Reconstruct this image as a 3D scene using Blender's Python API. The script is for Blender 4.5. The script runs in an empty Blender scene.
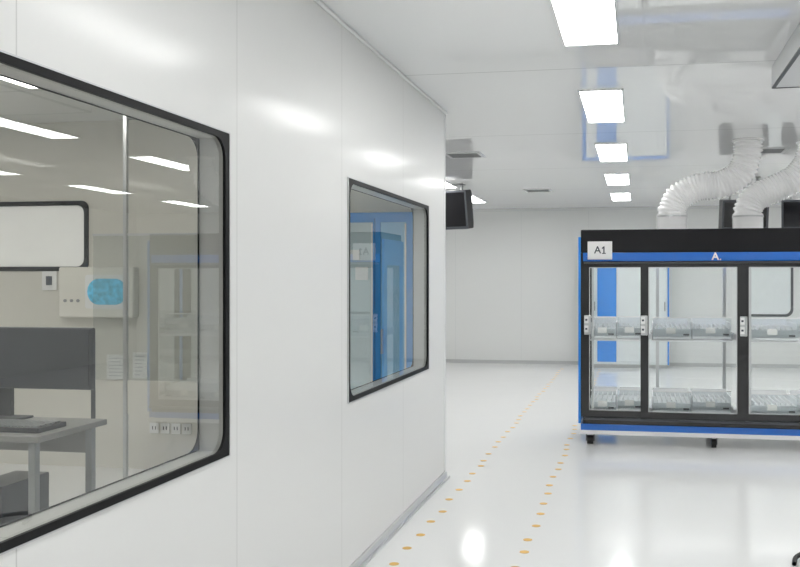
import bpy, bmesh, math, random
from mathutils import Vector, Matrix
random.seed(4)
C = bpy.context.scene.collection
S = bpy.context.scene
try:
    S.view_settings.view_transform = 'Standard'
except Exception: pass
H = 2.7
# ------------------------------------------------------------------ materials
def mat(name, col, rough=0.5, metal=0.0, coat=0.0, emit=None, estr=0, alpha=None, noise=0.0, nscale=8, bump=0.0, spec=0.5):
    m = bpy.data.materials.new(name); m.use_nodes = True
    nt = m.node_tree; b = nt.nodes['Principled BSDF']
    b.inputs['Base Color'].default_value = (*col, 1)
    b.inputs['Roughness'].default_value = rough
    b.inputs['Metallic'].default_value = metal
    b.inputs['Coat Weight'].default_value = coat
    b.inputs['Coat Roughness'].default_value = 0.05
    b.inputs['Specular IOR Level'].default_value = spec
    if emit:
        b.inputs['Emission Color'].default_value = (*emit, 1); b.inputs['Emission Strength'].default_value = estr
    if noise or bump:
        tc = nt.nodes.new('ShaderNodeTexCoord'); n = nt.nodes.new('ShaderNodeTexNoise'); n.inputs['Scale'].default_value = nscale
        nt.links.new(tc.outputs['Object'], n.inputs['Vector'])
        if noise:
            mr = nt.nodes.new('ShaderNodeMapRange'); mr.inputs['To Min'].default_value = 1-noise; mr.inputs['To Max'].default_value = 1+noise
            nt.links.new(n.outputs['Fac'], mr.inputs['Value'])
            vm = nt.nodes.new('ShaderNodeVectorMath'); vm.operation = 'SCALE'; vm.inputs[0].default_value = col
            nt.links.new(mr.outputs['Result'], vm.inputs['Scale']); nt.links.new(vm.outputs['Vector'], b.inputs['Base Color'])
        if bump:
            bp = nt.nodes.new('ShaderNodeBump'); bp.inputs['Strength'].default_value = bump; bp.inputs['Distance'].default_value = 0.02
            nt.links.new(n.outputs['Fac'], bp.inputs['Height']); nt.links.new(bp.outputs['Normal'], b.inputs['Normal'])
    return m

def seam_mat(name, col, rough, coat, axes, seamcol, bump=0.02, width=0.004, coat_rough=0.05, coat_ior=1.5):
    """panel surface with joint lines: axes = [(axis index, pitch, offset)]"""
    m = mat(name, col, rough, 0, coat)
    nt = m.node_tree; b = nt.nodes['Principled BSDF']; b.inputs['Coat Roughness'].default_value = coat_rough
    b.inputs['Coat IOR'].default_value = coat_ior
    g = nt.nodes.new('ShaderNodeNewGeometry'); sp = nt.nodes.new('ShaderNodeSeparateXYZ')
    nt.links.new(g.outputs['Position'], sp.inputs[0])
    last = None
    for ax, pitch, off in axes:
        a = nt.nodes.new('ShaderNodeMath'); a.operation = 'SUBTRACT'; nt.links.new(sp.outputs[ax], a.inputs[0]); a.inputs[1].default_value = off - 100*pitch
        f = nt.nodes.new('ShaderNodeMath'); f.operation = 'PINGPONG'; nt.links.new(a.outputs[0], f.inputs[0]); f.inputs[1].default_value = pitch/2
        l = nt.nodes.new('ShaderNodeMath'); l.operation = 'LESS_THAN'; nt.links.new(f.outputs[0], l.inputs[0]); l.inputs[1].default_value = width
        if last is None: last = l
        else:
            mx = nt.nodes.new('ShaderNodeMath'); mx.operation = 'MAXIMUM'
            nt.links.new(last.outputs[0], mx.inputs[0]); nt.links.new(l.outputs[0], mx.inputs[1]); last = mx
    mix = nt.nodes.new('ShaderNodeMix'); mix.data_type = 'RGBA'
    mix.inputs[6].default_value = (*col, 1); mix.inputs[7].default_value = (*seamcol, 1)
    nt.links.new(last.outputs[0], mix.inputs[0]); nt.links.new(mix.outputs[2], b.inputs['Base Color'])
    if bump:
        n = nt.nodes.new('ShaderNodeTexNoise'); n.inputs['Scale'].default_value = 1.6; n.inputs['Detail'].default_value = 1
        nt.links.new(g.outputs['Position'], n.inputs['Vector'])
        bp = nt.nodes.new('ShaderNodeBump'); bp.inputs['Strength'].default_value = bump; bp.inputs['Distance'].default_value = 0.1
        nt.links.new(n.outputs['Fac'], bp.inputs['Height']); nt.links.new(bp.outputs['Normal'], b.inputs['Normal']); nt.links.new(bp.outputs['Normal'], b.inputs['Coat Normal'])
    return m

def glass_mat(name, tint=(0.9,0.93,0.92), ior=1.5, gain=1.5, rough=0.0):
    m = bpy.data.materials.new(name); m.use_nodes = True; nt = m.node_tree; nt.nodes.clear()
    o = nt.nodes.new('ShaderNodeOutputMaterial'); t = nt.nodes.new('ShaderNodeBsdfTransparent'); gl = nt.nodes.new('ShaderNodeBsdfGlossy')
    t.inputs[0].default_value = (*tint, 1); gl.inputs['Roughness'].default_value = rough; gl.inputs['Color'].default_value = (0.95,0.97,0.97,1)
    fr = nt.nodes.new('ShaderNodeFresnel'); fr.inputs['IOR'].default_value = ior
    mu = nt.nodes.new('ShaderNodeMath'); mu.operation = 'MULTIPLY'; mu.inputs[1].default_value = gain; mu.use_clamp = True
    mx = nt.nodes.new('ShaderNodeMixShader')
    nt.links.new(fr.outputs[0], mu.inputs[0]); nt.links.new(mu.outputs[0], mx.inputs[0])
    nt.links.new(t.outputs[0], mx.inputs[1]); nt.links.new(gl.outputs[0], mx.inputs[2]); nt.links.new(mx.outputs[0], o.inputs[0])
    return m
def mixin(m, cls, col, fac):
    nt = m.node_tree; b = nt.nodes['Principled BSDF']; o = [n for n in nt.nodes if n.type == 'OUTPUT_MATERIAL'][0]
    t = nt.nodes.new(cls); t.inputs[0].default_value = (*col,1)
    x = nt.nodes.new('ShaderNodeMixShader'); x.inputs[0].default_value = fac
    nt.links.new(b.outputs[0], x.inputs[1]); nt.links.new(t.outputs[0], x.inputs[2]); nt.links.new(x.outputs[0], o.inputs[0])
    return m

M = {}
M['wall'] = seam_mat('wall_panel', (0.780,0.782,0.772), 0.42, 0.30, [(1,1.15,2.99)], (0.60,0.60,0.59), 0.012, 0.0025, 0.15)
M['wallx'] = seam_mat('wall_panel_cross', (0.80,0.81,0.80), 0.6, 0.0, [(0,1.17,-0.82)], (0.72,0.73,0.73), 0, 0.003, 0.3)
M['ceil'] = seam_mat('ceiling_panel', (0.86,0.87,0.87), 0.6, 1.0, [(1,2.35,5.3)], (0.55,0.56,0.56), 0, 0.006, 0.0, 1.6)
M['floor'] = seam_mat('floor_vinyl', (0.83,0.835,0.83), 0.5, 0.9, [(1,3.0,1.0)], (0.78,0.78,0.78), 0.012, 0.002, 0.11, 1.29)
M['alu'] = mat('aluminium', (0.62,0.63,0.64), 0.3, 0.8, noise=0.03)
M['skirt'] = mat('pale_skirting', (0.55,0.56,0.56), 0.5, 0, noise=0.03)
M['trimw'] = mat('white_trim', (0.78,0.79,0.79), 0.3, 0, 0.4, noise=0.02)
M['unit'] = mat('light_grey_unit', (0.68,0.69,0.70), 0.4, 0, 0.2, noise=0.02)
M['black'] = mat('black_gloss', (0.008,0.008,0.010), 0.2, 0, 0.4, noise=0.1)
M['header'] = mat('black_header_paint', (0.010,0.010,0.012), 0.55, 0, 0.0, noise=0.1, spec=0.25)
M['border'] = mat('window_black_border', (0.006,0.006,0.007), 0.45, noise=0.1, spec=0.15)
M['blackm'] = mat('black_matt', (0.02,0.02,0.022), 0.5, noise=0.15)
M['dark'] = mat('dark_grey_plastic', (0.06,0.065,0.075), 0.35, noise=0.1)
M['glass'] = glass_mat('window_glass', (0.88,0.885,0.86), 1.5, 1.8)
M['glass2'] = glass_mat('window_glass_clear', (0.93,0.96,0.96), 1.5, 1.1)
M['cglass'] = glass_mat('cabinet_glass', (0.97,0.985,0.985), 1.45, 1.5)
M['part'] = glass_mat('partition_glass', (0.80,0.83,0.83), 1.5, 1.4)
M['lit'] = mat('light_diffuser', (1,1,1), 0.5, emit=(1.0,1.0,0.985), estr=14.2, noise=0.01)
M['litd'] = mat('light_diffuser_side_room', (1,1,1), 0.5, emit=(1.0,0.985,0.94), estr=16, noise=0.01)
M['led'] = mat('led_strip', (1,1,1), 0.5, emit=(1.0,1.0,1.0), estr=12, noise=0.01)  # added glow to brighten the cabinet inside, not a known fixture
M['led2'] = mat('led_strip_soft', (1,1,1), 0.5, emit=(1.0,1.0,1.0), estr=1.3, noise=0.01)  # weaker added glow for the lower trays, not a known fixture
M['blue'] = mat('blue_enamel', (0.012,0.17,0.68), 0.25, 0, 0.5, noise=0.05)
M['blue2'] = mat('blue_cabinet_paint', (0.02,0.27,0.85), 0.3, 0, 0.5, noise=0.05)
M['cyan'] = mat('cyan_blue_paint', (0.03,0.33,0.85), 0.3, 0, 0.5, noise=0.05)
M['bluegrey'] = mat('pale_blue_panel', (0.80,0.84,0.85), 0.7, 0, 0.0, noise=0.03, spec=0.1)
M['palec'] = mat('light_blue_door_panel', (0.28,0.60,0.90), 0.12, 0, 0.6, noise=0.08)
M['paleg'] = mat('pale_green_grey_panel', (0.62,0.74,0.78), 0.12, 0, 0.6, noise=0.05)
M['white'] = mat('white_enamel', (0.88,0.88,0.88), 0.3, 0, 0.3, noise=0.02)
M['blind'] = mat('backlit_white_blind', (0.9,0.9,0.88), 0.6, emit=(1,1,0.97), estr=0.15, noise=0.02)  # emission added so window_3 looks bright, standing in for light from behind
M['duct'] = mixin(mat('white_duct_vinyl', (0.97,0.97,0.97), 0.14, 0, 1.0, noise=0.01, emit=(1,1,1), estr=0.08), 'ShaderNodeBsdfTranslucent', (0.98,0.98,0.98), 0.4)  # faint emission added to brighten the ducts; the vinyl is no light source
M['steel'] = mat('brushed_steel', (0.6,0.61,0.62), 0.28, 0.9, noise=0.05)
M['tray'] = mat('pale_tray_metal', (0.88,0.89,0.90), 0.3, 0.0, noise=0.03)
M['trayg'] = mat('light_grey_tray_front', (0.70,0.72,0.74), 0.3, 0.2, noise=0.03)
M['clear'] = glass_mat('clear_acrylic', (0.92,0.94,0.95), 1.45, 2.0)
M['orange'] = mat('orange_marker', (0.78,0.48,0.12), 0.5, noise=0.08)
M['paper'] = mat('paper', (0.86,0.86,0.84), 0.7, noise=0.02)
M['print'] = mat('faint_print', (0.55,0.56,0.58), 0.7, noise=0.02)
M['ink'] = mat('ink', (0.04,0.05,0.07), 0.6, noise=0.05)
M['beige'] = mat('beige_plastic', (0.82,0.80,0.73), 0.4, noise=0.03)
M['screen'] = mat('display_blue', (0.12,0.55,0.80), 0.2, emit=(0.1,0.45,0.7), estr=0.12, noise=0.9, nscale=22)
M['vent'] = mat('vent_grey', (0.32,0.33,0.33), 0.4, 0.4, noise=0.05)
M['rubber'] = mat('black_rubber', (0.015,0.015,0.015), 0.6, noise=0.1)
M['desk'] = mat('desk_laminate', (0.30,0.295,0.275), 0.45, noise=0.03)
M['warmwall'] = mat('room_end_wall', (0.71,0.69,0.625), 0.35, 0, 0.3, noise=0.015)

# ------------------------------------------------------------------ helpers
def box(bm, x0,x1,y0,y1,z0,z1):
    vs = [bm.verts.new(p) for p in ((x0,y0,z0),(x1,y0,z0),(x1,y1,z0),(x0,y1,z0),(x0,y0,z1),(x1,y0,z1),(x1,y1,z1),(x0,y1,z1))]
    for f in ((3,2,1,0),(4,5,6,7),(0,1,5,4),(1,2,6,5),(2,3,7,6),(3,0,4,7)): bm.faces.new([vs[i] for i in f])
def cyl(bm, p0, p1, r0, r1=None, n=20):
    r1 = r0 if r1 is None else r1
    p0, p1 = Vector(p0), Vector(p1); d = (p1-p0).normalized()
    q = Vector((0,0,1)).rotation_difference(d).to_matrix()
    A, B = [], []
    for i in range(n):
        a = 2*math.pi*i/n; v = q @ Vector((math.cos(a), math.sin(a), 0))
        A.append(bm.verts.new(p0+v*r0)); B.append(bm.verts.new(p1+v*r1))
    for i in range(n): bm.faces.new((A[i],A[(i+1)%n],B[(i+1)%n],B[i]))
    bm.faces.new(A[::-1]); bm.faces.new(B)
def rrect(a0,a1,b0,b1,r,n=8):
    pts = []
    for cx,cy,s in ((a1-r,b0+r,-90),(a1-r,b1-r,0),(a0+r,b1-r,90),(a0+r,b0+r,180)):
        for i in range(n+1):
            t = math.radians(s+90*i/n); pts.append((cx+r*math.cos(t), cy+r*math.sin(t)))
    return pts
def ring(bm, outer, inner, mapf, d0, d1):
    n = len(outer)
    L = [[bm.verts.new(mapf(a,b,d)) for a,b in lp] for lp,d in ((outer,d0),(inner,d0),(inner,d1),(outer,d1))]
    for k in range(4):
        P, Q = L[k], L[(k+1)%4]
        for i in range(n): bm.faces.new((P[i],P[(i+1)%n],Q[(i+1)%n],Q[i]))
def solid(bm, loop, mapf, d0, d1):
    A = [bm.verts.new(mapf(a,b,d0)) for a,b in loop]; B = [bm.verts.new(mapf(a,b,d1)) for a,b in loop]
    n = len(loop)
    for i in range(n): bm.faces.new((A[i],A[(i+1)%n],B[(i+1)%n],B[i]))
    bm.faces.new(A[::-1]); bm.faces.new(B)
fx = lambda a,b,d: (d,a,b)
fy = lambda a,b,d: (a,d,b)
fz = lambda a,b,d: (a,b,d)
def quad(*p):
    bm = bmesh.new(); bm.faces.new([bm.verts.new(q) for q in p]); return bm
def obj(name, bm, m, parent=None, bevel=0.0, smooth=False):
    bmesh.ops.recalc_face_normals(bm, faces=bm.faces)
    me = bpy.data.meshes.new(name); bm.to_mesh(me); bm.free()
    o = bpy.data.objects.new(name, me); C.objects.link(o); me.materials.append(m)
    if smooth:
        for p in me.polygons: p.use_smooth = True
    if bevel:
        md = o.modifiers.new('bevel','BEVEL'); md.width = bevel; md.segments = 2; md.limit_method = 'ANGLE'
    if parent:
        o.parent = parent
        w = Matrix.Identity(4); p = parent
        while p: w = Matrix.Translation(p.location) @ w; p = p.parent
        me.transform(w.inverted())
    return o
def bmb(*boxes):
    bm = bmesh.new()
    for b in boxes: box(bm, *b)
    return bm
def tag(o, label, cat, group=None):
    o['label'] = label; o['category'] = cat
    if group: o['group'] = group
    return o
def thing(name, label, cat, loc, group=None):
    o = bpy.data.objects.new(name, None); C.objects.link(o); o.location = loc; o.empty_display_size = 0.05
    return tag(o, label, cat, group)
def struct(name, bm, m, parent=None, **k):
    o = obj(name, bm, m, parent, **k)
    if parent is None: o['kind'] = 'structure'
    return o
def dup(root, loc, label=None, group=None):
    r = root.copy(); C.objects.link(r); r.location = loc
    if label: r['label'] = label
    if group: r['group'] = group
    def rec(src, dst):
        for ch in list(src.children):
            c = ch.copy(); C.objects.link(c); c.parent = dst; rec(ch, c)
    rec(root, r)
    return r
def text(name, s, size, loc, m, parent, ext=0.001, bold=0.012):
    cu = bpy.data.curves.new('t','FONT'); cu.body = s; cu.size = size; cu.extrude = ext; cu.align_x = 'CENTER'; cu.align_y = 'CENTER'
    cu.offset = size*bold
    t = bpy.data.objects.new('t', cu); C.objects.link(t)
    bpy.context.view_layer.update()
    me = bpy.data.meshes.new_from_object(t.evaluated_get(bpy.context.evaluated_depsgraph_get()))
    bpy.data.objects.remove(t); bpy.data.curves.remove(cu)
    me.transform(Matrix.Translation(loc) @ Matrix.Rotation(math.pi/2, 4, 'X'))
    o = bpy.data.objects.new(name, me); C.objects.link(o); me.materials.clear(); me.materials.append(m)
    o.parent = parent
    w = Matrix.Identity(4); p = parent
    while p: w = Matrix.Translation(p.location) @ w; p = p.parent
    me.transform(w.inverted())
    return o

# ------------------------------------------------------------------ the setting
XL, XR, YN, YF, XW, YE = -8.0, 6.5, -2.0, 15.6, -1.395, 6.5
struct('floor', bmb((XL,XR,YN,YF,-0.1,0)), M['floor'])
struct('ceiling', bmb((XL,XR,YN,YF,H,H+0.1)), M['ceil'])
W1 = (1.2,2.92,0.85,1.97); W2 = (4.22,5.95,0.855,1.965)
bm = bmesh.new(); x0, x1 = XW-0.1, XW
g = 0.02
for (a,b,z0,z1) in ((YN,W1[0]+g,0,H),(W1[0]+g,W1[1]-g,0,W1[2]+g),(W1[0]+g,W1[1]-g,W1[3]-g,H),(W1[1]-g,W2[0]+g,0,H),
                    (W2[0]+g,W2[1]-g,0,W2[2]+g),(W2[0]+g,W2[1]-g,W2[3]-g,H),(W2[1]-g,YE,0,H)):
    box(bm, x0,x1,a,b,z0,z1)
struct('wall_left', bm, M['wall'])
def window_x(name, W, gm):
    a,b,c,d = W; N = 10
    bm = bmesh.new(); e = 0.004
    ring(bm, rrect(a,b,c,d,0.002,N), rrect(a+e,b-e,c+e,d-e,0.002,N), fx, XW+0.001, XW+0.008)
    root = struct(name, bm, M['alu'])
    bm = bmesh.new(); r = 0.07
    ring(bm, rrect(a+e,b-e,c+e,d-e,0.002,N), rrect(a+.032,b-.032,c+.026,d-.026,r,N), fx, XW-0.004, XW+0.006)
    obj('window_border', bm, M['border'], root)
    bm = bmesh.new()
    ring(bm, rrect(a+g+.001,b-g-.001,c+g+.001,d-g-.001,0.002,N), rrect(a+.027,b-.027,c+.024,d-.024,r,N), fx, XW-0.1, XW-0.096)
    obj('window_border', bm, M['border'], root)
    obj('window_glass', quad((XW-.006,a+.021,c+.021),(XW-.006,b-.021,c+.021),(XW-.006,b-.021,d-.021),(XW-.006,a+.021,d-.021)), gm, root)
    return root
window_x('window_1', W1, M['glass']); window_x('window_2', W2, M['glass2'])
struct('baseboard_left', bmb((XW,XW+0.012,YN,YE+.012,0,0.05),(XW,XW+0.03,YN,YE+.03,0,0.012)), M['alu'])
struct('trim_1', bmb((XW,XW+0.016,YN,YE+.016,H-0.02,H-0.001)), M['trimw'], bevel=0.006)
struct('trim_2', bmb((XW-0.03,XW+0.004,YE-0.03,YE+0.004,0.05,H-0.02)), M['trimw'], bevel=0.003)
bm = bmesh.new(); wx0, wx1, wz0, wz1 = -6.0,-4.24,1.55,2.06
for b in ((XL,wx0,0,H),(wx0,wx1,0,wz0),(wx0,wx1,wz1,H),(wx1,XW-0.1,0,H)): box(bm, b[0],b[1],YE-.1,YE,b[2],b[3])
struct('wall_end', bm, M['warmwall'])
bm = bmesh.new(); ring(bm, rrect(wx0-.02,wx1+.02,wz0-.02,wz1+.02,.06), rrect(wx0+.015,wx1-.015,wz0+.015,wz1-.015,.06), fy, YE-.112, YE-.098)
w3 = struct('window_3', bm, M['border'])
obj('window_blind', bmb((wx0,wx1,YE-.095,YE-.09,wz0,wz1)), M['blind'], w3)
struct('wall_back', bmb((XL,XR,YF,YF+.1,0,H)), M['wallx'])
struct('baseboard_back', bmb((XL+.01,XR-.01,YF-.02,YF,0,0.05),(XL+.01,XR-.01,YF-.025,YF,0.05,0.06)), M['skirt'])
struct('trim_3', bmb((XL,XR,YF-.03,YF,H-.04,H-.001)), M['trimw'])
struct('wall_right', bmb((XR,XR+.1,YN,YF,0,H)), M['wall'])
struct('wall_outer', bmb((XL-.1,XL,YN,YF,0,H)), M['wall'])
struct('wall_front', bmb((XL,XR,YN-.1,YN,0,H)), M['wallx'])
for k,(a,b) in enumerate(((1.75,2.55),(2.75,3.95))):
    bm = bmesh.new(); ring(bm, rrect(a,b,.85,1.78,.12), rrect(a+.04,b-.04,.89,1.74,.10), fy, YF-.015, YF)
    w = struct('window_%d'%(4+k), bm, M['dark'])
    bm = bmesh.new(); solid(bm, rrect(a+.035,b-.035,.885,1.745,.08), fy, YF-.004, YF-.001); obj('window_blind', bm, M['bluegrey'], w)

# ------------------------------------------------------------------ ceiling lights
def make_light(loc, label, group, m, ln=1.18, wd=0.27):
    t = thing('ceiling_light', label, 'ceiling light', loc, group); x,y,z = loc
    bm = bmesh.new(); ring(bm, rrect(x-wd/2-.012,x+wd/2+.012,y-ln/2-.012,y+ln/2+.012,.004,2), rrect(x-wd/2,x+wd/2,y-ln/2,y+ln/2,.004,2), fz, H-.012, H-.0005)
    obj('frame', bm, M['trimw'], t)
    obj('diffuser', bmb((x-wd/2,x+wd/2,y-ln/2,y+ln/2,H-.006,H-.001)), m, t)
    return t
ordn = ['nearest the camera','second from the camera','third from the camera','fourth from the camera','farthest from the camera']
L0 = None
for k in range(5):
    loc = (-.235, 4.14+2.35*k, H)
    lb = 'white rectangular ceiling light in the aisle row, ' + ordn[k]
    if L0 is None: L0 = make_light(loc, lb, 'aisle row of ceiling lights', M['lit'])
    else: dup(L0, loc, lb)
for k in (-2,-1): dup(L0, (-.235, 4.14+2.35*k, H), 'white ceiling light of the aisle row, behind the camera')
for k in range(-2,5):
    dup(L0, (2.08, 4.14+2.35*k, H), 'white ceiling light in the row over the ducted glass cabinet', 'row of ceiling lights over the cabinet')
    dup(L0, (4.4, 4.14+2.35*k, H), 'white ceiling light in the row along the right wall', 'row of ceiling lights by the right wall')
for k,w in ((2,'nearest of its row'),(3,'by the hanging monitor'),(4,'nearest the far wall')):
    dup(L0, (-2.5, 4.14+2.35*k, H), 'white ceiling light past the wall end, '+w, 'ceiling lights past the wall end')
    dup(L0, (-5.2, 4.14+2.35*k, H), 'white ceiling light in the hidden area left of the wall end', 'ceiling lights left of the wall end')
LS = None
for loc in ((-3.7,4.6,H),(-3.7,2.7,H),(-3.7,.8,H),(-6.3,4.6,H),(-6.3,2.2,H)):
    if LS is None: LS = make_light(loc, 'ceiling light inside the side room behind the windows', 'side room ceiling lights', M['litd'])
    else: dup(LS, loc)

# ------------------------------------------------------------------ ceiling vents
def make_vent(x,y,label,w=.36):
    t = thing('ceiling_vent', label, 'vent', (x,y,H), 'ceiling vents')
    bm = bmesh.new(); ring(bm, rrect(x-w/2,x+w/2,y-w/2,y+w/2,.004,2), rrect(x-w/2+.03,x+w/2-.03,y-w/2+.03,y+w/2-.03,.004,2), fz, H-.010, H-.0005)
    obj('frame', bm, M['trimw'], t)
    obj('backing', bmb((x-w/2+.03,x+w/2-.03,y-w/2+.03,y+w/2-.03,H-.003,H-.001)), M['blackm'], t)
    bm = bmesh.new(); n = 6
    for i in range(n):
        yy = y-w/2+.05+i*(w-.1)/(n-1); box(bm, x-w/2+.03,x+w/2-.03,yy-.006,yy+.012,H-.010,H-.003)
    obj('slats', bm, M['vent'], t)
    return t
V0 = make_vent(-1.68, 8.75, 'grey louvred ceiling vent just past the end of the window wall')
dup(V0, (-1.35,12.4,H), 'grey louvred ceiling vent close to the far wall')
dup(V0, (1.22, 8.95,H), 'grey louvred ceiling vent above the ducts at right')

# ------------------------------------------------------------------ ceiling unit, upper right
t = thing('ceiling_filter_unit', 'light grey box unit with dark edges fixed to the ceiling at upper right', 'filter unit', (1.4,4.0,H))
obj('housing', bmb((.77,2.0,2.6,5.45,H-.12,H-.0005)), M['unit'], t, bevel=.004)
bm = bmesh.new(); ring(bm, rrect(.77,2.0,2.6,5.45,.004,2), rrect(.79,1.98,2.62,5.43,.004,2), fz, H-.128, H-.12)
obj('edge_strip', bm, M['dark'], t)
obj('panel', bmb((.79,1.98,2.62,5.43,H-.126,H-.12)), M['unit'], t)

# ------------------------------------------------------------------ the ducted glass cabinet
CX0, CX1, CY0, CY1 = -.49, 1.83, 8.0, 8.7
cab = thing('ventilated_cabinet', 'wide glass-door cabinet on casters with black header, blue stripe and ducts on top', 'cabinet', (.67,8.35,0))
obj('header', bmb((CX0,CX1,CY0,CY1,1.70,1.904)), M['header'], cab, bevel=.008)
obj('header_rail', bmb((CX0+.03,CX1-.03,CY0+.005,CY0+.05,1.60,1.625)), M['black'], cab, bevel=.003)
obj('header_rail', bmb((CX0+.03,CX1-.03,CY1-.05,CY1-.005,1.58,1.70)), M['black'], cab, bevel=.003)
obj('light_strip', bmb((CX0+.1,CX1-.1,CY0+.08,CY0+.14,1.685,1.699)), M['led'], cab)  # made-up fill light hidden under the header
bl = obj('blue_stripe', bmb((CX0+.02,CX1-.02,CY0-.004,CY0+.03,1.625,1.70)), M['blue'], cab, bevel=.002)
text('lettering', 'A', .088, (.665,CY0-.006,1.662), M['white'], bl, .0015, .025)
obj('lettering', bmb((.702,.713,CY0-.0075,CY0-.0045,1.632,1.643)), M['white'], bl)
sp = obj('number_plate', bmb((-.43,-.215,CY0-.012,CY0-.0005,1.64,1.80)), M['white'], cab, bevel=.004); sp['label'] = 'white plate reading A1'
text('lettering', 'A', .09, (-.342,CY0-.0125,1.722), M['ink'], sp)
bm = bmesh.new(); dx = -.016
solid(bm, [(x+dx,z) for x,z in [(-.287,1.690),(-.287,1.698),(-.276,1.698),(-.276,1.740),(-.288,1.732),(-.288,1.743),(-.274,1.755),(-.265,1.755),(-.265,1.698),(-.254,1.698),(-.254,1.690)]], fy, CY0-.0135, CY0-.0122)
obj('lettering', bm, M['ink'], sp)
for x0,x1 in ((CX0,CX0+.07),(CX1-.07,CX1)):
    obj('corner_post', bmb((x0,x1,CY0+.004,CY0+.06,.25,1.70)), M['black'], cab, bevel=.004)
    obj('corner_post', bmb((x0,x1,CY1-.06,CY1-.004,.25,1.70)), M['black'], cab, bevel=.004)
for xa,xb in ((CX0-.022,CX0-.001),(CX1+.001,CX1+.022)):
    bm = bmesh.new(); ring(bm, rrect(CY0,CY1,.19,1.84,.004,2), rrect(CY0+.10,CY1-.08,.30,1.60,.02,2), fx, xa, xb)
    s = obj('end_panel', bm, M['blue2'], cab)
    obj('end_glass', quad(((xa+xb)/2,CY0+.10,.30),((xa+xb)/2,CY1-.08,.30),((xa+xb)/2,CY1-.08,1.60),((xa+xb)/2,CY0+.10,1.60)), M['cglass'], s)
obj('back_glass', quad((CX0+.07,CY1-.03,.25),(CX1-.07,CY1-.03,.25),(CX1-.07,CY1-.03,1.57),(CX0+.07,CY1-.03,1.57)), M['cglass'], cab)
for x in (.19,.80):
    obj('rear_post', bmb((x-.014,x+.014,CY1-.06,CY1-.02,.25,1.57)), M['steel'], cab)
obj('base_rail', bmb((CX0+.02,CX1-.02,CY0+.004,CY0+.07,.19,.25)), M['black'], cab, bevel=.003)
obj('base_pan', bmb((CX0+.02,CX1-.02,CY0+.071,CY1-.004,.19,.235)), M['white'], cab, bevel=.003)
obj('base_band', bmb((CX0,CX1,CY0-.004,CY1+.004,.135,.19)), M['blue'], cab, bevel=.003)
obj('base_plinth', bmb((CX0-.01,CX1+.01,CY0-.006,CY1+.006,.098,.135)), M['white'], cab, bevel=.004)
DT = 1.602
def door(x0,x1,y,yp,w=.06,px=None):
    bm = bmesh.new(); n=2
    ring(bm, rrect(x0,x1,.255,DT,.003,n), rrect(x0+w,x1-w,.255+.06,DT-.03,.003,n), fy, y, y+.028)
    d = obj('door', bm, M['black'], cab)
    bm = bmesh.new(); ring(bm, rrect(x0+w-.001,x1-w+.001,.314,DT-.029,.003,n), rrect(x0+w+.007,x1-w-.007,.322,DT-.037,.003,n), fy, y+.004, y+.02)
    obj('glazing_bead', bm, M['steel'], d)
    obj('door_glass', quad((x0+w,y+.014,.3),(x1-w,y+.014,.3),(x1-w,y+.014,DT-.02),(x0+w,y+.014,DT-.02)), M['cglass'], d)
    a = x0 if px is None else px
    obj('lock_plate', bmb((a+.002,a+.062,yp-.010,yp-.0005,.98,1.15)), M['steel'], d, bevel=.003)
    obj('handle', bmb((a+.044,a+.056,yp-.03,yp-.0105,.98,1.15)), M['steel'], d, bevel=.003)
    for z in (1.08,1.0):
        l = obj('lock_label', bmb((a+.003,a+.040,yp-.012,yp-.0102,z,z+.06)), M['white'], d)
        obj('printed_mark', bmb((a+.012,a+.030,yp-.0135,yp-.0122,z+.022,z+.038)), M['ink'], l)
    return d
door(-.46,.085,CY0-.03,CY0-.03,.045); door(.03,.91,CY0-.062,CY0-.062,.068); door(.865,1.80,CY0-.03,CY0-.062,.075,.862)
for x in (-.385,.955):
    obj('inner_stile', bmb((x-.010,x+.010,CY0+.0045,CY0+.024,.2505,1.5995)), M['steel'], cab)
obj('door_rail', bmb((-.46,1.80,CY0-.066,CY0,.235,.253)), M['dark'], cab)
obj('door_rail', bmb((-.46,1.80,CY0-.066,CY0,1.604,1.618)), M['dark'], cab)
bays = [(-.41,.06,0.0),(.13,.82,.02),(.95,1.76,.0)]
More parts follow.
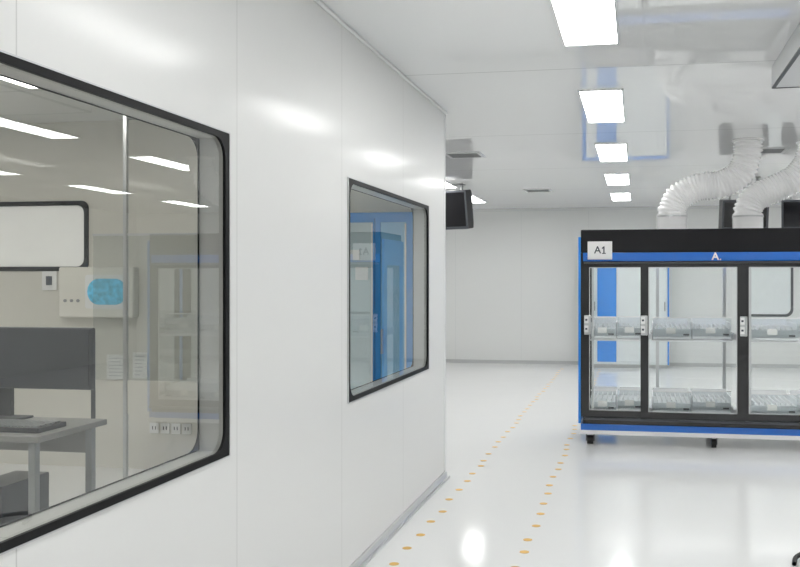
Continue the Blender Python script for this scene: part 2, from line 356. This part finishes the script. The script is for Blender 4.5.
for (a,b,st) in bays:
    for z in (.29,.94):
        k = 2
        obj('shelf', bmb((a,b,CY0+.06,CY1-.08,z-.02,z-.005)), M['tray'], cab)
        if z > .5: obj('light_strip', bmb((a+.03,b-.03,CY0+.15,CY0+.50,z-.024,z-.0205)), M['led2'], cab)  # made-up fill light under the upper shelf
        obj('tray_rail', bmb((a-.025,a-.001,CY0+.04,CY1-.05,z+.0,z+.05)), M['steel'], cab)
        obj('tray_rail', bmb((b+.001,b+.025,CY0+.04,CY1-.05,z+.0,z+.05)), M['steel'], cab)
        for i in range(k):
            xa = a+(b-a)*i/k+.006; xb = a+(b-a)*(i+1)/k-.006
            yf = CY0+.05+st+(.10 if (i%2) else 0)
            bm = bmesh.new()
            box(bm,xa,xb,yf,yf+.008,z-.002,z+.09)
            box(bm,xa,xa+.008,yf+.008,CY1-.12,z-.002,z+.14); box(bm,xb-.008,xb,yf+.008,CY1-.12,z-.002,z+.14)
            box(bm,xa+.008,xb-.008,CY1-.128,CY1-.12,z-.002,z+.165)
            box(bm,xa+.008,xb-.008,yf+.008,CY1-.128,z-.002,z+.004)
            d = obj('drawer', bm, M['tray'], cab)
            bm = bmesh.new(); n = int((xb-xa)/.04)
            for q in range(1,n):
                x = xa+(xb-xa)*q/n; box(bm,x-.004,x+.004,yf+.03,CY1-.14,z+.0845,z+.115)
            box(bm,xa+.0085,xb-.0085,yf+.02,CY1-.13,z+.075,z+.0845)
            obj('slotted_insert', bm, M['white'], d)
            obj('front_rail', bmb((xa,xb,yf-.010,yf-.0005,z-.002,z+.022)), M['trayg'], d, bevel=.002)
            obj('clear_front', bmb((xa,xb,yf-.006,yf-.003,z+.024,z+.185)), M['clear'], d)
            obj('front_rim', bmb((xa,xb,yf-.008,yf+.002,z+.1855,z+.197)), M['white'], d)
            obj('drawer_label', bmb(((xa+xb)/2-.05,(xa+xb)/2+.03,yf-.010,yf-.0065,z+.05,z+.10)), M['paper'], d)
            obj('drawer_handle', bmb((xb-.07,xb-.02,yf-.020,yf-.0065,z+.035,z+.048)), M['dark'], d)
for x in (CX0+.08,.66,CX1-.08):
    for y in (CY0+.08,CY1-.08):
        s = .75 if x == .66 else 1.05
        c = obj('caster', bmb((x-.036*s,x-.028*s,y-.028,y+.028,.03,.0975),(x+.028*s,x+.036*s,y-.028,y+.028,.03,.0975),(x-.036*s,x+.036*s,y-.028,y+.028,.0885,.0975)), M['dark'], cab)
        bm = bmesh.new(); cyl(bm,(x-.026*s,y,.038),(x+.026*s,y,.038),.038,n=24); obj('wheel', bm, M['rubber'], c)

# ------------------------------------------------------------------ ducts
def catmull(P, n=30):
    P = [Vector(p) for p in P]; P = [P[0]*2-P[1]]+P+[P[-1]*2-P[-2]]; out=[]
    for i in range(1,len(P)-2):
        for k in range(n):
            t=k/n; a,b,c,d=P[i-1],P[i],P[i+1],P[i+2]
            out.append(.5*((2*b)+(-a+c)*t+(2*a-5*b+4*c-d)*t*t+(-a+3*b-3*c+d)*t**3))
    out.append(P[-2]); return out
def resample(pts, step):
    L=[0]
    for a,b in zip(pts,pts[1:]): L.append(L[-1]+(b-a).length)
    n=int(L[-1]/step); out=[]; j=0
    for i in range(n+1):
        s=L[-1]*i/n
        while j<len(L)-2 and L[j+1]<s: j+=1
        t=(s-L[j])/max(1e-9,L[j+1]-L[j]); out.append(pts[j].lerp(pts[j+1],t))
    return out
def tube(bm, pts, rf, n=32):
    rings=[]; up=Vector((0,1,0))
    for i,p in enumerate(pts):
        d=(pts[min(i+1,len(pts)-1)]-pts[max(i-1,0)]).normalized()
        u=(up-d*up.dot(d)).normalized(); v=d.cross(u); r=rf(i)
        rings.append([bm.verts.new(p+(u*math.cos(2*math.pi*k/n)+v*math.sin(2*math.pi*k/n))*r) for k in range(n)])
    for A,B in zip(rings,rings[1:]):
        for k in range(n): bm.faces.new((A[k],A[(k+1)%n],B[(k+1)%n],B[k]))
def duct(base, path, label):
    t = thing('flexible_duct', label, 'duct', base, 'flexible ducts on the cabinet')
    pts = resample(catmull(path), .0078)
    amp = [random.uniform(.003,.014) for _ in range(len(pts)//4+2)]
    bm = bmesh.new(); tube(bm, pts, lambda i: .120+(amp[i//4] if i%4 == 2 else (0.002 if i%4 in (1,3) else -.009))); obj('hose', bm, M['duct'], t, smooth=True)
    x,y,z = base
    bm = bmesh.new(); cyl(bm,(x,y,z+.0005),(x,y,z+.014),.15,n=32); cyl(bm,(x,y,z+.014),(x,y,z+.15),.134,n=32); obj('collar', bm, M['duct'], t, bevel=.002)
    bm = bmesh.new(); cyl(bm,(x,y,z+.12),(x,y,z+.135),.1375,n=32); obj('clamp', bm, M['steel'], t)
    e = pts[-1]
    bm = bmesh.new(); cyl(bm,(e.x,e.y,H-.010),(e.x,e.y,H-.0005),.14,n=32); obj('ceiling_collar', bm, M['white'], t)
zt = 1.904
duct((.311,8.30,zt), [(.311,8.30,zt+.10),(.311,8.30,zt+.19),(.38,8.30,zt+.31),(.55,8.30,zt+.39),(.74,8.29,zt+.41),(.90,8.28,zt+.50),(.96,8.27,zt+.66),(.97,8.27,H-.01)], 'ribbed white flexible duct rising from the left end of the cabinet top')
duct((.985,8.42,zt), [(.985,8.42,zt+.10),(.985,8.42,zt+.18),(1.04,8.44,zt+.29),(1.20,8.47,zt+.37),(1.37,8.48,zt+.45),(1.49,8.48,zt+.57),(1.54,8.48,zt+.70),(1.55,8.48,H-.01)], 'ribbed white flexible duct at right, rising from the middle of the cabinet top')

# ------------------------------------------------------------------ hanging screens
def hang(x,y,z,label,w=.56,h=.36,rz=0):
    t = thing('hanging_monitor', label, 'monitor', (x,y,z), 'ceiling-hung monitors')
    def rot(bm, a): bmesh.ops.rotate(bm, verts=bm.verts, cent=(x,y,z), matrix=Matrix.Rotation(a,3,'X'))
    A = math.radians(8)
    bm = bmesh.new(); lo = rrect(x-w/2,x+w/2,z-h/2,z+h/2,.015,3); li = rrect(x-w/2+.05,x+w/2-.05,z-h/2+.05,z+h/2-.03,.015,3)
    n = len(lo); R_ = [[bm.verts.new((a,yy,b)) for a,b in lp] for lp,yy in ((lo,y-.03),(lo,y+.10),(li,y+.20))]
    for P,Q in zip(R_,R_[1:]):
        for i in range(n): bm.faces.new((P[i],P[(i+1)%n],Q[(i+1)%n],Q[i]))
    bm.faces.new(R_[0][::-1]); bm.faces.new(R_[-1]); rot(bm,A); obj('casing', bm, M['blackm'], t)
    bm = bmesh.new(); ring(bm, rrect(x-w/2,x+w/2,z-h/2,z+h/2,.015,3), rrect(x-w/2+.025,x+w/2-.025,z-h/2+.035,z+h/2-.025,.008,3), fy, y-.042, y-.0305); rot(bm,A); obj('bezel', bm, M['dark'], t)
    bm = bmb((x-w/2+.025,x+w/2-.025,y-.034,y-.0305,z-h/2+.035,z+h/2-.025)); rot(bm,A); obj('screen', bm, M['black'], t)
    for s in (-1,1):
        bm = bmb((x+s*w*.3-.012,x+s*w*.3+.012,y+.02,y+.05,z+h/2+.005,H-.012)); obj('bracket_arm', bm, M['vent'], t)
    obj('ceiling_plate', bmb((x-w*.36,x+w*.36,y,y+.07,H-.012,H-.0005)), M['vent'], t)
    t.rotation_euler.z = rz
    return t
hang(-2.43,11.5,2.37,'black ceiling-hung monitor just past the end of the window wall', .62,.50, math.radians(-20))
hang(1.27,11.2,2.24,'black ceiling-hung monitor between the two ducts', .56,.36, math.radians(10))
hang(1.98,11.2,2.24,'black ceiling-hung monitor at the right, behind the second duct', .56,.36, math.radians(-10))

# ------------------------------------------------------------------ floor markers
mk = None
def marks(x, ys, label, group):
    global mk
    for y in ys:
        xx = x+random.uniform(-.014,.014)
        if mk is None:
            bm = bmesh.new(); cyl(bm,(0,0,.0003),(0,0,.0015),.026,n=20)
            mk = obj('floor_marker', bm, M['orange']); o = mk
        else:
            o = mk.copy(); C.objects.link(o)
        o.location=(xx,y,0)
        tag(o, label, 'floor marker', group)
marks(-1.22, [4.5+.27*i+random.uniform(-.035,.035) for i in range(39)], 'small round orange marker in the floor line closest to the window wall', 'orange floor markers by the wall')
marks(-.60, [4.5+.27*i+random.uniform(-.035,.035) for i in range(39)], 'small round orange marker in the floor line down the aisle middle', 'orange floor markers in the aisle')

bm = bmesh.new(); tube(bm, resample(catmull([(.79,4.80,.012),(.82,4.90,.022),(.90,4.95,.03),(1.02,4.90,.02),(1.15,4.7,.012)]),.02), lambda i:.012, n=10)
tag(obj('cable', bm, M['rubber'], smooth=True), 'short black cable lying on the floor at the lower right corner', 'cable')

# blue framed cabinet at the far wall
fc = thing('blue_framed_cabinet', 'pale cabinet with blue uprights against the far wall, seen through the glass cabinet', 'cabinet', (-.2,15.3,0))
obj('body', bmb((-.90,.52,15.1405,15.57,.06,1.95)), M['bluegrey'], fc)
obj('upright', bmb((-.90,-.84,15.10,15.14,.06,1.95)), M['blue2'], fc)
obj('upright', bmb((.495,.52,15.10,15.14,.06,1.95)), M['blue2'], fc)
obj('top_rail', bmb((-.8395,.4945,15.10,15.14,1.90,1.95)), M['blue2'], fc)
obj('bottom_rail', bmb((-.8395,.4945,15.10,15.14,.06,.10)), M['bluegrey'], fc)
obj('mullion', bmb((-.65,-.34,15.095,15.1400,.101,1.899)), M['blue2'], fc)
for a,b in ((-.838,-.652),(-.338,.493)):
    d = obj('door', bmb((a,b,15.115,15.1400,.105,1.895)), M['bluegrey'], fc, bevel=.003)
    obj('handle', bmb((b-.05,b-.035,15.09,15.1145,.95,1.1)), M['vent'], d)
obj('plinth', bmb((-.88,.50,15.15,15.55,0,.0595)), M['skirt'], fc)

# ------------------------------------------------------------------ side room behind the windows
x0,xm,x1,y0,y1,h = -2.04,-1.79,-1.50,6.02,6.38,1.93
t = thing('blue_cabinet', 'tall bright blue cabinet with two doors and white labels seen through the smaller window', 'cabinet', ((x0+x1)/2,(y0+y1)/2,0))
obj('carcass', bmb((x0,x1,y0+.02,y1,.0,h)), M['cyan'], t, bevel=.004)
for a,b,wl,wr,pm in ((x0,xm,.014,.014,M['paleg']),(xm,x1,.04,.065,M['palec'])):
    bm = bmesh.new(); ring(bm, rrect(a+.003,b-.003,.06,h-.04,.003,2), rrect(a+wl,b-wr,.11,h-.07,.003,2), fy, y0, y0+.0195)
    d = obj('door', bm, M['cyan'], t)
    obj('door_panel', bmb((a+wl,b-wr,y0+.008,y0+.0195,.11,h-.07)), pm, d)
    obj('handle', bmb((a+wl+.008,a+wl+.020,y0-.02,y0+.0075,.95,1.12)), M['steel'], d, bevel=.002)
    obj('door_edge', bmb((b-wr-.012,b-wr-.001,y0-.004,y0+.0075,.12,h-.08)), M['white'], d)
obj('label_plate', bmb((x0+.05,x0+.14,y0-.003,y0+.0075,1.60,1.67)), M['white'], t)
obj('label_plate', bmb((x0+.11,x0+.20,y0-.003,y0+.0075,1.46,1.55)), M['white'], t)
yw = YE-.1
t = thing('control_panel', 'pale beige wall control box with an oval blue display inside the side room', 'control panel', (-4.1,yw,1.19))
obj('housing', bmb((-4.42,-3.79,yw-.09,yw,1.17,1.56)), M['beige'], t, bevel=.012)
bm = bmesh.new(); solid(bm, rrect(-4.19,-3.82,1.24,1.50,.02,4), fy, yw-.094, yw-.0905); obj('display_frame', bm, M['white'], t)
bm = bmesh.new(); solid(bm, rrect(-4.17,-3.84,1.27,1.47,.098,10), fy, yw-.097, yw-.0945); obj('display', bm, M['screen'], t)
for i in range(3):
    bm = bmesh.new(); cyl(bm,(-4.36+i*.055,yw-.10,1.30),(-4.36+i*.055,yw-.0905,1.30),.012); obj('button', bm, M['vent'], t)
t = thing('light_switch', 'white wall switch left of the beige control box', 'switch', (-4.55,yw,1.46))
obj('plate', bmb((-4.62,-4.49,yw-.012,yw-.0005,1.38,1.53)), M['white'], t, bevel=.003)
obj('rocker', bmb((-4.58,-4.53,yw-.018,yw-.0125,1.42,1.49)), M['ink'], t)
def notice(x0,x1,z0,z1,label):
    t = thing('notice', label, 'notice', ((x0+x1)/2,yw,z0), 'paper notices on the side room wall')
    obj('sheet', bmb((x0,x1,yw-.012,yw,z0,z1)), M['paper'], t)
    bm = bmesh.new(); n = 6
    for i in range(n):
        z = z1-(z1-z0)*(i+1)/(n+1); box(bm, x0+.02, x1-.02-random.random()*.04, yw-.0128,yw-.0122,z-.003,z+.003)
    obj('printed_lines', bm, M['print'], t)
notice(-4.06,-3.88,.69,.88,'larger paper notice below the control box')
notice(-3.84,-3.72,.70,.90,'narrow paper notice beside the larger one')
sk = None
for i in range(4):
    x = -3.66+i*.09
    if sk is None:
        sk = thing('wall_socket','white socket in the row of four low on the side room wall','socket',(x,yw,.32),'row of wall sockets')
        obj('plate', bmb((x-.038,x+.038,yw-.012,yw-.0005,.28,.36)), M['white'], sk, bevel=.003)
        obj('pin_holes', bmb((x-.015,x-.009,yw-.0135,yw-.0122,.31,.335),(x+.009,x+.015,yw-.0135,yw-.0122,.31,.335)), M['ink'], sk)
    else: dup(sk,(x,yw,.32))
t = thing('glass_partition', 'free-standing glass screen with slim metal posts inside the side room', 'partition', (-3.1,5.6,0))  # invented screen; its upright edges stand in for reflections in the window
obj('glass_sheet', quad((-3.66,5.6,.78),(-2.52,5.6,.78),(-2.52,5.6,1.76),(-3.66,5.6,1.76)), M['part'], t)
obj('top_rail', bmb((-3.66,-2.52,5.59,5.61,1.761,1.775)), M['alu'], t)
obj('lower_panel', bmb((-3.40,-2.54,5.593,5.607,.55,.779)), M['warmwall'], t)
obj('post', bmb((-3.43,-3.405,5.5875,5.6125,0,H-.001)), M['alu'], t)
obj('post', bmb((-2.52,-2.495,5.5875,5.6125,0,1.775)), M['alu'], t)
t = thing('desk', 'dark grey desk with metal legs in the side room under the monitor', 'desk', (-3.6,4.1,0))
obj('desktop', bmb((-4.5,-2.78,3.82,4.38,.69,.72)), M['desk'], t, bevel=.004)
obj('apron', bmb((-4.44,-2.84,4.31,4.33,.55,.6895)), M['desk'], t)
for x in (-4.47,-2.85):
    for y in (3.86,4.31): obj('leg', bmb((x,x+.035,y-.0175,y+.0175,0,.6895)), M['vent'], t)
t = thing('computer_tower', 'dark computer tower standing on the floor under the side room desk', 'computer', (-3.15,4.1,0))
obj('case', bmb((-3.25,-3.05,3.92,4.28,.002,.45)), M['dark'], t, bevel=.006)
obj('front_plate', bmb((-3.24,-3.06,3.912,3.9195,.02,.43)), M['blackm'], t)
bm = bmesh.new(); cyl(bm,(-3.15,3.905,.38),(-3.15,3.9115,.38),.012); obj('power_button', bm, M['steel'], t)
t = thing('computer_monitor', 'dark wide computer monitor on the side room desk', 'monitor', (-3.3,4.3,.72))
obj('casing', bmb((-3.90,-2.80,4.27,4.31,.885,1.21)), M['dark'], t, bevel=.008)
obj('screen', bmb((-3.885,-2.815,4.264,4.2695,.91,1.195)), M['dark'], t)
obj('stand', bmb((-3.42,-3.30,4.311,4.335,.732,1.09)), M['blackm'], t)
obj('base', bmb((-3.52,-3.20,4.20,4.36,.7205,.732)), M['blackm'], t, bevel=.004)
t = thing('keyboard', 'black computer keyboard on the desk in front of the monitor', 'keyboard', (-3.1,4.0,.72))
obj('case', bmb((-3.50,-2.84,3.90,4.12,.7205,.745)), M['blackm'], t, bevel=.004)
bm = bmesh.new()
for r in range(5):
    for c in range(18): box(bm,-3.485+c*.035,-3.485+c*.035+.029,3.915+r*.038,3.915+r*.038+.031,.7452,.752)
obj('keys', bm, M['vent'], t)
t = thing('side_room_stand', 'slim dark stand next to the desk end in the side room', 'stand', (-2.98,4.56,0))
bm = bmesh.new(); cyl(bm,(-2.98,4.56,.02),(-2.98,4.56,.86),.012); obj('pole', bm, M['dark'], t)
bm = bmesh.new(); cyl(bm,(-2.98,4.56,0),(-2.98,4.56,.02),.12); obj('base', bm, M['dark'], t)

# ------------------------------------------------------------------ world and camera
w = bpy.data.worlds.new('world'); S.world = w; w.use_nodes = True
w.node_tree.nodes['Background'].inputs[0].default_value = (.8,.85,.9,1); w.node_tree.nodes['Background'].inputs[1].default_value = .5
cam = bpy.data.cameras.new('camera'); co = bpy.data.objects.new('camera', cam); C.objects.link(co)
th = math.radians(10); s_ = 237-900*math.tan(th)
cam.sensor_width = 36; cam.lens = 36*900/800; cam.shift_x = -s_/800; cam.shift_y = -3.5/800
co.location = (0,0,1.46); co.rotation_euler = (math.pi/2, 0, th)
S.camera = co
